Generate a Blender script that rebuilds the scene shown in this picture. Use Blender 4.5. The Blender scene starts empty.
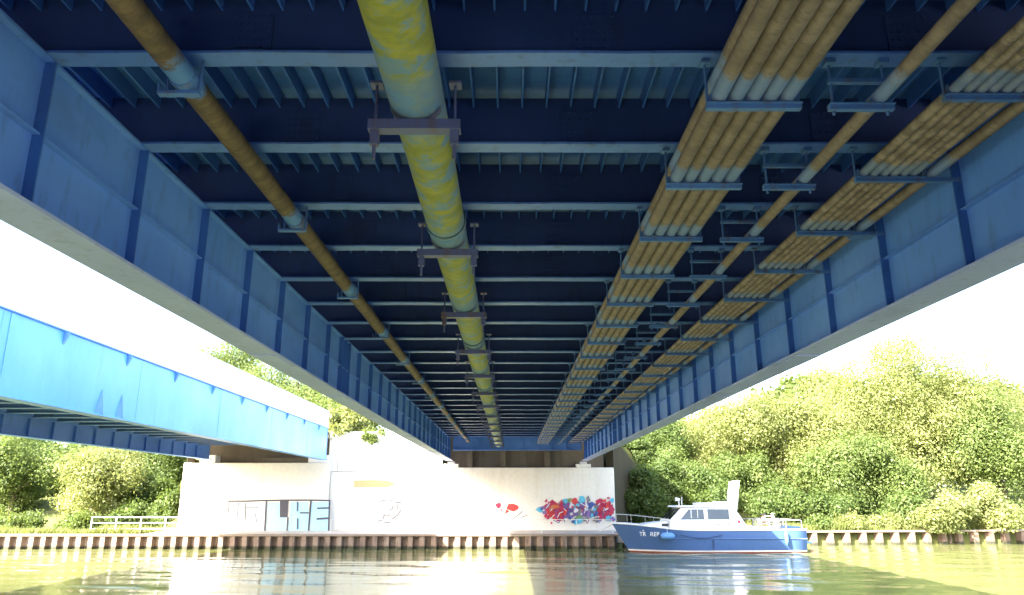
import bpy, math, random
import numpy as np
from mathutils import Vector
R = math.radians
random.seed(7); rng = np.random.default_rng(7)
sc = bpy.context.scene
C = sc.collection

# ---------------------------------------------------------------- camera
EYE = 2.6                      # eye height above the water (water = z 0)
F = 740.0                      # focal length in pixels of the 1024 px wide picture
HOR, VPX = 496.0, 511.0        # horizon row, vanishing column of the bridge axis
PITCH = math.atan((HOR - 297.5) / F)
cam = bpy.data.cameras.new('camera'); cam.lens = 36 * F / 1024; cam.clip_end = 4000; cam.clip_start = .05
co = bpy.data.objects.new('camera', cam); C.objects.link(co)
co.location = (0, 0, EYE); co.rotation_euler = (R(90) + PITCH, 0, math.atan((VPX - 512) / F))
sc.camera = co

# ---------------------------------------------------------------- light
LX, LY, LZ = 0.99, 1.0, -1.0  # direction the sunlight travels
sd = Vector((LX, LY, LZ)).normalized()
w = bpy.data.worlds.new('World'); sc.world = w; w.use_nodes = True
nt = w.node_tree; bg = nt.nodes['Background']
sky = nt.nodes.new('ShaderNodeTexSky'); sky.sky_type = 'NISHITA'; sky.sun_disc = False
sky.sun_elevation = math.asin(-sd.z); sky.sun_rotation = math.atan2(-sd.x, -sd.y)
sky.air_density = 1.0; sky.dust_density = 3.0; sky.ozone_density = 1.0
nt.links.new(sky.outputs[0], bg.inputs[0]); bg.inputs[1].default_value = 0.15
sl = bpy.data.lights.new('sun', 'SUN'); sl.energy = 5.0; sl.angle = R(.5); sl.color = (1, .95, .87)
so = bpy.data.objects.new('sun', sl); C.objects.link(so); so.location = (-30, -30, 40)
so.rotation_euler = sd.to_track_quat('-Z', 'Y').to_euler()
sc.view_settings.view_transform = 'Standard'; sc.view_settings.look = 'None'
sc.view_settings.gamma = 1; sc.view_settings.use_curve_mapping = False
sc.view_settings.exposure = 3.15
sc.cycles.max_bounces = 8; sc.cycles.diffuse_bounces = 5; sc.cycles.glossy_bounces = 4
sc.cycles.transparent_max_bounces = 8; sc.cycles.use_denoising = True
sc.cycles.sample_clamp_indirect = 40; sc.cycles.blur_glossy = 1.0; sc.cycles.caustics_reflective = True

def at(u, v, Y):
    """world point seen at pixel (u, v) at the depth Y along the bridge"""
    dx, dy = u - VPX, 297.5 - v
    y = F * math.cos(PITCH) - dy * math.sin(PITCH); z = F * math.sin(PITCH) + dy * math.cos(PITCH)
    return Vector((dx / y * Y, Y, z / y * Y + EYE))

# ---------------------------------------------------------------- materials
class NT:
    def __init__(s, name):
        s.m = bpy.data.materials.new(name); s.m.use_nodes = True; s.t = s.m.node_tree
        s.b = s.t.nodes['Principled BSDF']; s.geo = s.t.nodes.new('ShaderNodeNewGeometry')
        s.pos = s.geo.outputs['Position']
    def n(s, t): return s.t.nodes.new(t)
    def l(s, a, b): s.t.links.new(a, b)
    def val(s, inp, v):
        if hasattr(v, 'links'): s.l(v, inp)
        else: inp.default_value = v
    def math(s, op, a, b=0.0, c=0.0):
        n = s.n('ShaderNodeMath'); n.operation = op
        s.val(n.inputs[0], a); s.val(n.inputs[1], b); s.val(n.inputs[2], c); return n.outputs[0]
    def scale(s, vec, sxyz):
        n = s.n('ShaderNodeVectorMath'); n.operation = 'MULTIPLY'
        s.l(vec, n.inputs[0]); n.inputs[1].default_value = sxyz; return n.outputs[0]
    def noise(s, sc_, sxyz=(1, 1, 1), detail=4, rough=.6, vec=None):
        n = s.n('ShaderNodeTexNoise'); n.inputs['Scale'].default_value = sc_
        n.inputs['Detail'].default_value = detail; n.inputs['Roughness'].default_value = rough
        s.l(s.scale(vec or s.pos, sxyz), n.inputs['Vector']); return n.outputs['Fac']
    def ramp(s, v, lo, hi):
        n = s.n('ShaderNodeMapRange'); n.interpolation_type = 'SMOOTHSTEP'
        s.l(v, n.inputs[0]); n.inputs[1].default_value = lo; n.inputs[2].default_value = hi; return n.outputs[0]
    def mix(s, f, a, b):
        n = s.n('ShaderNodeMix'); n.data_type = 'RGBA'
        s.val(n.inputs[0], f)
        for i, v in ((6, a), (7, b)):
            if hasattr(v, 'links'): s.l(v, n.inputs[i])
            else: n.inputs[i].default_value = (*v, 1)
        return n.outputs[2]
    def bump(s, h, strength=.3, dist=.02):
        n = s.n('ShaderNodeBump'); n.inputs['Strength'].default_value = strength; n.inputs['Distance'].default_value = dist
        s.l(h, n.inputs['Height']); s.l(n.outputs[0], s.b.inputs['Normal'])
    def out(s, col, rough=.6, metal=0.0, spec=.5):
        if hasattr(col, 'links'): s.l(col, s.b.inputs['Base Color'])
        else: s.b.inputs['Base Color'].default_value = (*col, 1)
        s.val(s.b.inputs['Roughness'], rough); s.b.inputs['Metallic'].default_value = metal
        s.b.inputs['Specular IOR Level'].default_value = spec
        return s.m

def paint(name, base, dirt, light, rough=.5, streak=.5):
    k = NT(name)
    a = k.noise(1.3, (1, .5, 1)); b = k.noise(9, (1, 1, .25), 5); c = k.noise(.35)
    col = k.mix(k.ramp(c, .35, .7), base, light)
    col = k.mix(k.math('MULTIPLY', k.ramp(b, .5, .75), streak), col, dirt)
    col = k.mix(k.math('MULTIPLY', k.ramp(a, .55, .8), .5), col, dirt)
    k.bump(b, .12, .01)
    return k.out(col, k.math('MULTIPLY_ADD', a, .25, rough - .1))
def plain(name, col, rough=.5, var=.25, scale=6, metal=0.0):
    k = NT(name); a = k.noise(scale)
    d = tuple(c * (1 - var) for c in col); l = tuple(min(1, c * (1 + var)) for c in col)
    return k.out(k.mix(a, d, l), rough, metal)

M = {}
M['blue'] = paint('bridge_blue_paint', (.08, .225, .66), (.055, .13, .34), (.13, .30, .76), .5)  # brightened on the girders to paint in light off the water
M['darkblue'] = paint('deck_blue_stiffener_shade', (.03, .12, .42), (.022, .06, .17), (.04, .15, .48), .55)  # deck and rib blue; on the stiffeners it paints in their shade
M['flange'] = paint('flange_blue_water_light', (.28, .36, .62), (.19, .22, .33), (.36, .45, .72), .6, .5)  # paler blue: light reflected off the water put into the flange colour
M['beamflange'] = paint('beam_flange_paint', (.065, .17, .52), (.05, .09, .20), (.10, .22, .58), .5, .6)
M['webshade'] = paint('beam_web_shade_blue', (.013, .034, .13), (.012, .022, .06), (.018, .045, .17), .55)  # near-black blue: the shade on the beam webs put into the colour
M['rustdark'] = paint('rusty_hanger_paint', (.06, .075, .17), (.10, .055, .03), (.08, .11, .26), .6, .9)
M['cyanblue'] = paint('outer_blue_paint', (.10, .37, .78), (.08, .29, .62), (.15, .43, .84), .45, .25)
M['rustblue'] = paint('bracket_paint', (.06, .16, .40), (.10, .07, .07), (.09, .22, .48), .55, .9)

def pipe_mat(name, a, b, over, period, width, blue=(.10, .25, .45), amount=.8, extra=None):
    k = NT(name)
    n1 = k.noise(6, (.8, 1.4, .8), 5, .65); n2 = k.noise(20, (.6, 1.4, .6), 5); n3 = k.noise(3.6, (.9, 1.1, .9), 8, .75)
    col = k.mix(k.ramp(n1, .35, .68), a, b)
    col = k.mix(k.math('MULTIPLY', k.ramp(n2, .52, .7), .55), col, over)
    if extra: col = k.mix(k.math('MULTIPLY', k.ramp(n3, .49, .58), .75), col, extra)
    sep = k.n('ShaderNodeSeparateXYZ'); k.l(k.pos, sep.inputs[0])
    ph = k.math('SUBTRACT', k.math('FRACT', k.math('DIVIDE', k.math('SUBTRACT', sep.outputs[1], 4.81 - period / 2 - .12), period)), .5)
    d = k.math('ADD', k.math('MULTIPLY', k.math('ABSOLUTE', ph), period), k.math('MULTIPLY', k.math('SUBTRACT', n3, .5), 2.6 * width))
    f = k.math('MULTIPLY', k.math('SUBTRACT', 1.0, k.ramp(d, width * .55, width)), amount)
    col = k.mix(f, col, blue)
    k.bump(n2, .15, .003)
    return k.out(col, .75)
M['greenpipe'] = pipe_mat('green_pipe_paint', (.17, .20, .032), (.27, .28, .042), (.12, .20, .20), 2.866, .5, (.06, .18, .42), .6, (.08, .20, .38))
M['brownpipe'] = pipe_mat('rusty_pipe', (.065, .047, .03), (.125, .09, .05), (.035, .026, .018), 2.866, .26, (.06, .20, .50), .85)
M['conduit'] = pipe_mat('dusty_conduit', (.145, .118, .095), (.225, .185, .15), (.08, .066, .056), 1.433, .26, (.12, .27, .58), .62)
M['conduit2'] = pipe_mat('speckled_conduit', (.14, .112, .09), (.30, .25, .205), (.06, .048, .04), 1.433, .2, (.12, .25, .50), .55)

def concrete(name, base, stain, stainamt=.5, joints=False):
    k = NT(name); a = k.noise(.6, (1, 1, .35), 6); b = k.noise(5, (1, 1, 1), 6, .7); c = k.noise(2.2, (1, 1, .08), 4)
    col = k.mix(k.ramp(b, .3, .75), tuple(x * .9 for x in base), base)
    col = k.mix(k.math('MULTIPLY', k.ramp(a, .45, .8), stainamt), col, stain)
    col = k.mix(k.math('MULTIPLY', k.ramp(c, .52, .72), stainamt * .7), col, stain)
    k.bump(b, .3, .01)
    return k.out(col, .9, 0, .2)
M['wall'] = concrete('pale_painted_concrete', (.76, .725, .64), (.57, .51, .41), .45)
def streaked(name, base, light, dirt):
    k = NT(name); a = k.noise(.5, (1, 1, .6), 4); b = k.noise(3.2, (1, 1, .06), 5, .7); c = k.noise(11, (1, 1, .12), 4)
    col = k.mix(k.ramp(a, .3, .7), base, light)
    col = k.mix(k.math('MULTIPLY', k.ramp(b, .52, .78), .55), col, dirt)
    col = k.mix(k.math('MULTIPLY', k.ramp(c, .58, .75), .3), col, tuple(min(1, x * 1.3) for x in light))
    return k.out(col, .45)
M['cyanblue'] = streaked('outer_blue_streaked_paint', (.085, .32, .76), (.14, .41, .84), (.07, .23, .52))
M['concrete'] = concrete('weathered_concrete', (.34, .30, .25), (.19, .15, .11), .6)
M['whitecon'] = concrete('white_parapet_paint', (.80, .79, .77), (.62, .60, .57), .3)
M['darkcon'] = concrete('dark_brown_concrete', (.20, .165, .12), (.11, .085, .06), .7)  # dark brown concrete with darker blotches and streaks
M['wing'] = concrete('wing_shade_concrete', (.07, .058, .034), (.04, .034, .02), .7)  # concrete darkened so the wing walls carry their shade in the colour
M['path'] = concrete('path_paving', (.52, .46, .40), (.36, .31, .25), .5)
M['gravel'] = concrete('pale_gravel', (.56, .52, .46), (.44, .40, .34), .5)
M['pile'] = paint('rusty_sheet_pile', (.19, .13, .10), (.07, .05, .04), (.24, .18, .14), .85, .8)
def pile_mat(name, base, dirt, light):
    k = NT(name); b = k.noise(9, (1, 1, .25), 5); a = k.noise(.9, (1, 1, .5), 4); c = k.noise(3)
    col = k.mix(k.ramp(a, .35, .7), base, light); col = k.mix(k.math('MULTIPLY', k.ramp(b, .48, .72), .8), col, dirt)
    sep = k.n('ShaderNodeSeparateXYZ'); k.l(k.pos, sep.inputs[0])
    h = k.math('ADD', sep.outputs[2], k.math('MULTIPLY', k.math('SUBTRACT', c, .5), .12))
    col = k.mix(k.math('MULTIPLY', k.math('SUBTRACT', 1.0, k.ramp(h, .10, .20)), .9), col, (.025, .03, .014))
    k.bump(b, .3, .01); return k.out(col, .85)
M['pile'] = pile_mat('rusty_pile_with_algae', (.19, .13, .10), (.07, .05, .04), (.24, .18, .14))
M['pileright'] = pile_mat('pale_rust_pile_with_algae', (.15, .10, .075), (.07, .05, .04), (.20, .14, .10))
M['cap'] = concrete('cap_concrete', (.42, .34, .29), (.28, .22, .17), .5)
M['steel'] = plain('galvanised_steel', (.55, .54, .52), .45, .15)
M['capleft'] = concrete('dull_cap_concrete', (.25, .20, .16), (.15, .12, .09), .6)
M['railpaint'] = plain('white_rail_paint', (.72, .70, .66), .5, .12)
M['asphalt'] = plain('asphalt', (.055, .054, .052), .9, .3, 12)
M['hull'] = paint('boat_blue_gelcoat', (.055, .115, .26), (.04, .07, .16), (.065, .13, .30), .35, .25)
M['hulldark'] = plain('boat_dark_blue', (.012, .035, .11), .4)
M['boot'] = plain('antifouling_red', (.22, .055, .04), .6, .3)
M['bootline'] = plain('boat_white_line', (.72, .66, .62), .4, .1)
M['gel'] = plain('white_gelcoat', (.74, .74, .72), .3, .06, 3)
M['fender'] = plain('fender_blue', (.11, .26, .52), .4, .1)
M['black'] = plain('black_rubber', (.02, .02, .022), .5)
M['deckgrey'] = plain('boat_deck', (.55, .55, .53), .6, .1)
M['redcloth'] = plain('red_frame_paint', (.45, .05, .05), .5, .2)
M['glass'] = (lambda k: k.out(k.mix(k.noise(3), (.012, .016, .018), (.03, .036, .038)), .04, 0, .8))(NT('boat_tinted_glass'))
def flat(name, c): return plain('graffiti_' + name, c, .75, .10, 9)
for nme, c in dict(gdark=(.06, .06, .075), gblue=(.33, .55, .72), gpale=(.52, .60, .52), gred=(.55, .05, .045), gcrim=(.42, .03, .08),
                   gpurp=(.20, .13, .33), gcyan=(.10, .42, .55), gnavy=(.05, .09, .28), gorange=(.60, .20, .07), ggrey=(.20, .19, .20), gwhite=(.66, .62, .62),
                   ggreen=(.16, .27, .10), gbrown=(.47, .37, .17), gfaint=(.56, .62, .66)).items():
    M[nme] = flat(nme, c)

def leafmat(name, dark, light, trans=.48):
    k = NT(name); att = k.n('ShaderNodeAttribute'); att.attribute_name = 'tint'
    n = k.noise(.5)
    f = k.math('ADD', k.math('MULTIPLY', att.outputs['Fac'], .75), k.math('MULTIPLY', n, .3))
    col = k.mix(f, dark, light); k.out(col, .55, 0, .35)
    tr = k.n('ShaderNodeBsdfTranslucent'); k.l(k.mix(.5, col, (light[0] * 1.25, light[1] * 1.2, light[2] * .6)), tr.inputs[0])
    mx = k.n('ShaderNodeMixShader'); mx.inputs[0].default_value = trans
    k.l(k.b.outputs[0], mx.inputs[1]); k.l(tr.outputs[0], mx.inputs[2])
    k.l(mx.outputs[0], k.t.nodes['Material Output'].inputs[0]); return k.m
M['leaf_lime'] = leafmat('lime_leaves', (.085, .12, .022), (.28, .30, .11))
M['leaf_green'] = leafmat('green_leaves', (.05, .085, .02), (.17, .22, .06))
M['leaf_deep'] = leafmat('deep_and_shaded_green_leaves', (.04, .072, .017), (.13, .18, .045))  # dark foliage; on the low bank shrubs deep shade is painted in
M['leaf_pale'] = leafmat('pale_grey_green_leaves', (.10, .14, .04), (.30, .32, .12))
M['grassblade'] = leafmat('grass_blades', (.075, .11, .025), (.24, .26, .08))
M['bark'] = plain('bark', (.09, .065, .045), .95, .5, 10)
def ground_mat():
    k = NT('bank_earth_and_grass'); a = k.noise(.8, (1, 1, 1), 6); b = k.noise(9, (1, 1, 1), 5)
    col = k.mix(k.ramp(a, .35, .65), (.07, .09, .022), (.14, .14, .045))
    col = k.mix(k.math('MULTIPLY', k.ramp(b, .5, .7), .6), col, (.10, .075, .045)); k.bump(b, .6, .05)
    return k.out(col, .95, 0, .2)
M['ground'] = ground_mat()
def water_mat():
    k = NT('canal_water')
    n = k.noise(2.2, (.5, 1.5, 1), 4, .6); n2 = k.noise(11, (.5, 1.3, 1), 3, .6)
    k.bump(k.math('ADD', n, k.math('MULTIPLY', n2, .35)), .17, .03)
    col = k.mix(k.noise(.25), (.115, .125, .045), (.15, .15, .055))
    k.out(col, .09, 0, .5); k.b.inputs['IOR'].default_value = 1.333
    return k.m
M['water'] = water_mat()

# ---------------------------------------------------------------- mesh helpers
def mesh(name, v, f, mat=None, smooth=False, mats=None, mi=None):
    me = bpy.data.meshes.new(name); me.from_pydata([tuple(p) for p in v], [], f)
    for m_ in (mats or [mat]): me.materials.append(M[m_] if isinstance(m_, str) else m_)
    if mi: me.polygons.foreach_set('material_index', mi)
    if smooth: me.polygons.foreach_set('use_smooth', [True] * len(me.polygons))
    me.update(); return me
def add(name, me, parent=None, loc=(0, 0, 0), rot=(0, 0, 0)):
    o = bpy.data.objects.new(name, me); C.objects.link(o); o.parent = parent
    o.location = loc; o.rotation_euler = rot; return o
def tag(o, label=None, cat=None, group=None, kind=None):
    for k_, v_ in (('label', label), ('category', cat), ('group', group), ('kind', kind)):
        if v_: o[k_] = v_
    return o
def thing(name, label, cat, loc=(0, 0, 0), group=None, rz=0):
    return tag(add(name, None, None, loc, (0, 0, rz)), label, cat, group)
class B:
    """collects boxes, prisms and tubes for one mesh"""
    def __init__(s): s.v = []; s.f = []; s.mi = []
    def raw(s, v, f, mi=0):
        o = len(s.v); s.v += [tuple(p) for p in v]; s.f += [tuple(i + o for i in q) for q in f]; s.mi += [mi] * len(f); return s
    def box(s, x0, x1, y0, y1, z0, z1, mi=0):
        v = [(x, y, z) for z in (z0, z1) for y in (y0, y1) for x in (x0, x1)]
        return s.raw(v, [(0, 2, 3, 1), (4, 5, 7, 6), (0, 1, 5, 4), (2, 6, 7, 3), (0, 4, 6, 2), (1, 3, 7, 5)], mi)
    def prism(s, poly, a0, a1, axis='y', mi=0):
        """polygon extruded along an axis; poly is (x,z) for y, (y,z) for x, (x,y) for z"""
        put = {'y': lambda p, a: (p[0], a, p[1]), 'x': lambda p, a: (a, p[0], p[1]), 'z': lambda p, a: (p[0], p[1], a)}[axis]
        n = len(poly); v = [put(p, a0) for p in poly] + [put(p, a1) for p in poly]
        return s.raw(v, [tuple(range(n))[::-1], tuple(range(n, 2 * n))] + [(i, (i + 1) % n, (i + 1) % n + n, i + n) for i in range(n)], mi)
    def tube(s, pts, r, n=8, mi=0, cap=True):
        pts = [Vector(p) for p in pts]; rs = r if isinstance(r, (list, tuple)) else [r] * len(pts); v = []
        for i, p in enumerate(pts):
            d = (pts[min(i + 1, len(pts) - 1)] - pts[max(i - 1, 0)]).normalized()
            up = Vector((0, 0, 1)) if abs(d.z) < .9 else Vector((1, 0, 0))
            a = d.cross(up).normalized(); b = d.cross(a)
            v += [p + (a * math.cos(t) + b * math.sin(t)) * rs[i] for t in (2 * math.pi * q / n for q in range(n))]
        f = [(i * n + q, i * n + (q + 1) % n, (i + 1) * n + (q + 1) % n, (i + 1) * n + q) for i in range(len(pts) - 1) for q in range(n)]
        if cap: f += [tuple(range(n)), tuple(range((len(pts) - 1) * n, len(pts) * n))[::-1]]
        return s.raw(v, f, mi)
    def mesh(s, name, mat=None, smooth=False, mats=None): return mesh(name, s.v, s.f, mat, smooth, mats, s.mi if mats else None)
    def obj(s, name, mat, parent=None, loc=(0, 0, 0), smooth=False, mats=None): return add(name, s.mesh(name, mat, smooth, mats), parent, loc)
def bevel(o, wd=.01, seg=1):
    m = o.modifiers.new('bevel', 'BEVEL'); m.width = wd; m.segments = seg; m.limit_method = 'ANGLE'; return o

# ================================================================= SETTING
QUAY = 39.4
RQ = .13
def quay_y(x): return QUAY if x <= 5.5 else QUAY + 1.3 + RQ * (x - 5.5)
WALL = 43.0                  # front face of the abutments
ROAD = 6.15                  # level of the ground behind the abutments
# water: one sheet, wavy mesh where the picture looks
xs = np.concatenate([np.array([-1500, -600, -250, -120, -70, -45]), np.linspace(-34, 34, 300), np.array([45, 70, 120, 250, 600, 1500])])
ys = np.concatenate([np.linspace(.3, 17, 40), np.linspace(17.1, 44.5, 230)])
X, Yg = np.meshgrid(xs, ys); Z = np.zeros_like(X)
for i in range(26):
    lam = rng.uniform(.45, 3.2); th = rng.normal(math.pi / 2, .75); amp = .0034 * lam ** .9 * rng.uniform(.4, 1.2)
    Z += amp * np.sin(2 * math.pi / lam * (X * math.cos(th) + Yg * math.sin(th)) + rng.uniform(0, 6.28))
env = .55 + .45 * np.sin(X * .13 + Yg * .31 + 1) * np.sin(Yg * .22 - X * .05)
Z *= np.clip(env, .15, 1.0) * (np.abs(X) < 40)
nx, ny = len(xs), len(ys)
idx = np.arange(nx * ny).reshape(ny, nx)
fq = np.stack([idx[:-1, :-1], idx[:-1, 1:], idx[1:, 1:], idx[1:, :-1]], -1).reshape(-1, 4)
wm = mesh('water', np.stack([X, Yg, Z], -1).reshape(-1, 3).tolist(), fq.tolist(), 'water', True)
tag(add('water', wm), kind='structure')

# far ground: canal bank, slopes, embankment behind the abutments
def smooth(a, b, t):
    t = min(1, max(0, (t - a) / (b - a))); return t * t * (3 - 2 * t)
def ground_z(x, y):
    q = quay_y(x); base = .66 + 2.0 * smooth(q + 4.5, q + 16, y) + .25 * math.sin(x * .3) * math.sin(y * .2) * smooth(q + 4, q + 10, y)
    if x > 9: base += .55 * smooth(q + 1.2, q + 4.5, y) * smooth(9, 16, x)
    k = max(0, min(8, y - WALL)); xe, xw_ = 5.3 + k * .46, -18.6 - k * .42; wd = 1.0 if y < WALL + 8 else 1 + (y - WALL - 8) * .8
    side = min(smooth(xw_ - wd + .9, xw_ + .9, x), 1 - smooth(xe - .9, xe - .9 + wd, x))
    return base + (ROAD - .4 - base) * side * smooth(WALL + .9, WALL + 1.3, y)
gx = sorted(set([-1500, -700, -300, -150, -90, -60] + [-45 + 1.0 * i for i in range(96)] + [-19.1, 6.0, 5.2, 60, 90, 150, 300, 700, 1500]))
gy = [0, .02, .6, 1.2, 1.8, 2.6, 3.4, 4.2, 4.46, 4.85, 5.4, 6, 7, 8, 9.5, 11, 13, 15, 18, 22, 28, 40, 70, 130, 300, 800, 2500]
gv = []; gf = []
for j, d in enumerate(gy):
    for x in gx:
        y = quay_y(x) * (1 if d < 100 else 0) + (QUAY if d >= 100 else 0) + d + .35
        gv.append((x, y, ground_z(x, y) if d > 0 else -1.5))
for j in range(len(gy) - 1):
    for i in range(len(gx) - 1):
        a = j * len(gx) + i; gf.append((a, a + 1, a + 1 + len(gx), a + len(gx)))
tag(add('ground', mesh('ground', gv, gf, 'ground', True)), kind='structure')
# near bank under and behind the camera
nb = B().box(-1500, 1500, -1500, .3, -1.5, .95)
tag(nb.obj('near_bank', 'gravel'), kind='structure')
# paved path along the far quay
pa = B().raw([(-19, QUAY + .36, .70), (5.75, QUAY + .36, .70), (5.75, WALL + .1, .76), (-19, WALL + .1, .76),
              (-19, QUAY + .36, .3), (5.75, QUAY + .36, .3), (5.75, WALL + .1, .3), (-19, WALL + .1, .3)],
             [(0, 1, 2, 3), (0, 4, 5, 1), (3, 2, 6, 7), (0, 3, 7, 4), (1, 5, 6, 2)])
tag(pa.obj('path', 'path'), kind='structure')

# ---------------------------------------------------------------- sheet pile walls
def pile_mesh(wd, dep, h, mat):
    """one U-shaped sheet pile: proud face, two flanks, recessed pan"""
    t = .02; a = wd * (.40 if wd < .8 else .26); s_ = wd * (.12 if wd < .8 else .07)
    out = [(0, dep), (wd / 2 - a / 2 - s_, dep), (wd / 2 - a / 2, 0), (wd / 2 + a / 2, 0), (wd / 2 + a / 2 + s_, dep), (wd - .004, dep)]
    poly = out + [(x, y + t) for x, y in reversed(out)]
    return B().prism(poly, -1.2, h, 'z').mesh('pile', mat)
spw = thing('sheet_pile_wall', 'rusty sheet pile quay wall along the far bank below the abutments', 'quay wall', (0, QUAY, 0))
pm = pile_mesh(.60, .26, .62, 'pile')
x = -39.0
while x < 5.4: add('pile', pm, spw, (x, random.uniform(-.012, .012), random.uniform(-.01, .01))); x += .60
cb = B().box(-39, 5.5, -.05, .34, .62, .73); bevel(cb.obj('capping_beam', 'capleft', spw), .015)
spr = thing('sheet_pile_wall', 'pale rusty sheet pile wall with wide pans below the overgrown bank', 'quay wall', (5.5, quay_y(5.501), 0), rz=math.atan(RQ))
pm2 = pile_mesh(.96, .46, .66, 'pileright')
x = .06
while x < 42: add('pile', pm2, spr, (x, random.uniform(-.012, .012), random.uniform(-.015, .015))); x += .96
bevel(B().box(.06, 42, -.03, .52, .67, .76).obj('capping_beam', 'capleft', spr), .015)

# ---------------------------------------------------------------- abutments
Wt = at(300, 467.5, WALL).z            # shelf level
DECK_ = 6.28
ab = thing('bridge_abutment', 'broad pale concrete abutment with colourful graffiti under the pipe-carrying bridge', 'abutment', (0, WALL, 0))
xl, xr = -3.88, at(615, 500, WALL).x
wallm = bevel(B().box(xl, xr, 0, .9, -1.0, Wt).obj('front_wall', 'wall', ab), .03)
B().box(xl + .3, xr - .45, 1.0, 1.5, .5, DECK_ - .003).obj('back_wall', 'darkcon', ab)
for u in (503, 547, 470, 590):
    p = at(u, 458, WALL + .9); B().box(p.x - .16, p.x + .16, .62, .998, Wt + .003, 5.1).obj('pilaster', 'darkcon', ab)
for xx in (-3.41, 4.12):
    bevel(B().box(xx - .42, xx + .42, -.0 + .04, .62, Wt + .002, 4.36).obj('bearing_pedestal', 'wall', ab), .02)
    B().box(xx - .2, xx + .2, .1, .5, 4.362, 4.487).obj('bearing', 'steel', ab)
# wing wall, flared back to the right
wg = B(); a0, a1 = (xr + .02, .25), (9.4, 8.0)
wg.raw([(a0[0], a0[1], -.5), (a1[0], a1[1], -.5), (a1[0] - .5, a1[1] + .2, -.5), (a0[0] - .35, a0[1] + .55, -.5),
        (a0[0], a0[1], 5.9), (a1[0], a1[1], 3.4), (a1[0] - .5, a1[1] + .2, 3.4), (a0[0] - .35, a0[1] + .55, 5.9)],
       [(0, 1, 5, 4), (1, 2, 6, 5), (2, 3, 7, 6), (3, 0, 4, 7), (4, 5, 6, 7)])
tag(wg.obj('wing_wall', 'wing', None, (0, WALL, 0)), 'dark concrete wing wall with painted-in shade flaring back into the bushes beside the abutment', 'wing wall')

xm0 = at(331, 470, WALL).x
rw = thing('retaining_wall', 'pale concrete retaining wall joining both bridge abutments, bush hanging over its top', 'retaining wall', (0, WALL, 0))
zj = at(380, 472, WALL).z
bevel(B().box(xm0 + .012, xl - .012, 0, .8, -1, zj).obj('lower_panel', 'wall', rw), .02)
upx = [xm0 - .2, at(338, 450, WALL).x, -7.3, xl - .02]
for a_, b_ in zip(upx[:-1], upx[1:]):
    bevel(B().box(a_ + .01, b_ - .01, .07, .8, zj + .03, ROAD + .02).obj('upper_panel', 'wall', rw), .015)
B().box(xm0 - .2, xl, .12, .75, zj + .001, zj + .029).obj('joint', 'darkcon', rw)

la = thing('bridge_abutment', 'pale concrete abutment with light blue block lettering under the solid-sided blue bridge', 'abutment', (0, WALL, 0))
xa = at(182, 500, WALL).x
zl = at(260, 463, WALL).z
bevel(B().box(xa, xm0 - .012, -.25, .9, -1, zl).obj('front_wall', 'wall', la), .03)
B().box(xa + .5, xm0 - .25, 1.15, 1.5, .5, 5.78).obj('back_wall', 'darkcon', la)
for u0, u1 in ((201, 217), (309, 329)):
    p, q = at(u0, 458, WALL), at(u1, 458, WALL)
    bevel(B().box(p.x, q.x, -.15, .6, zl + .002, zl + .44).obj('bearing_pedestal', 'whitecon', la), .03)
B().box(at(256, 460, WALL).x, at(309, 460, WALL).x, .3, 1.1, zl + .003, zl + .3).obj('bearing_sill', 'darkcon', la)
lw = B().raw([(xa - .02, .2, -.5), (xa - 3, 7, -.5), (xa - 2.6, 7.2, -.5), (xa + .3, .5, -.5), (xa - .02, .2, 5.4), (xa - 3, 7, 3.2), (xa - 2.6, 7.2, 3.2), (xa + .3, .5, 5.4)],
             [(1, 0, 4, 5), (2, 1, 5, 6), (3, 2, 6, 7), (0, 3, 7, 4), (4, 7, 6, 5)])
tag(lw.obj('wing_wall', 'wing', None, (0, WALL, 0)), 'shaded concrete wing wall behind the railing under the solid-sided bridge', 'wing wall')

# graffiti: flat paint on the walls, traced shapes each a couple of millimetres proud
def wpx(u, v, off=0.0):
    p = at(u, v, WALL + off); return (p.x, p.z)
class Paintwork:
    def __init__(s, y): s.y = y; s.k = 0; s.b = B(); s.mats = []
    def poly(s, pts, mat, off=0.0):
        if mat not in s.mats: s.mats.append(mat)
        s.k += 1; y = s.y - .004 - .0025 * s.k
        s.b.raw([(x, y, z) for x, z in pts], [tuple(range(len(pts)))], s.mats.index(mat))
    def px(s, pts, mat): s.poly([wpx(u, v, s.y) for u, v in pts], mat)
    def line(s, pts, wd, mat):
        for (u0, v0), (u1, v1) in zip(pts[:-1], pts[1:]):
            d = math.hypot(u1 - u0, v1 - v0); nx_, ny_ = -(v1 - v0) / d * wd / 2, (u1 - u0) / d * wd / 2
            ex, ey = (u1 - u0) / d * wd * .35, (v1 - v0) / d * wd * .35
            s.px([(u0 + nx_ - ex, v0 + ny_ - ey), (u1 + nx_ + ex, v1 + ny_ + ey), (u1 - nx_ + ex, v1 - ny_ + ey), (u0 - nx_ - ex, v0 - ny_ - ey)], mat)
    def blob(s, u, v, ru, rv, mat, n=11, rough=.28, rot=0):
        pts = []
        for i in range(n):
            t = 2 * math.pi * i / n; r = 1 + random.uniform(-rough, rough)
            a, b_ = ru * r * math.cos(t), rv * r * math.sin(t)
            pts.append((u + a * math.cos(rot) - b_ * math.sin(rot), v + a * math.sin(rot) + b_ * math.cos(rot)))
        s.px(pts, mat)
    def done(s, name, parent):
        o = s.b.obj(name, None, parent, mats=s.mats); return o
def Lz(x): return 170 + x / 5.667
def Lv(y): return 450 + y / 5.667
def zz(pts): return [(Lz(a), Lv(b)) for a, b in pts]
g = Paintwork(-.25)
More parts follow.
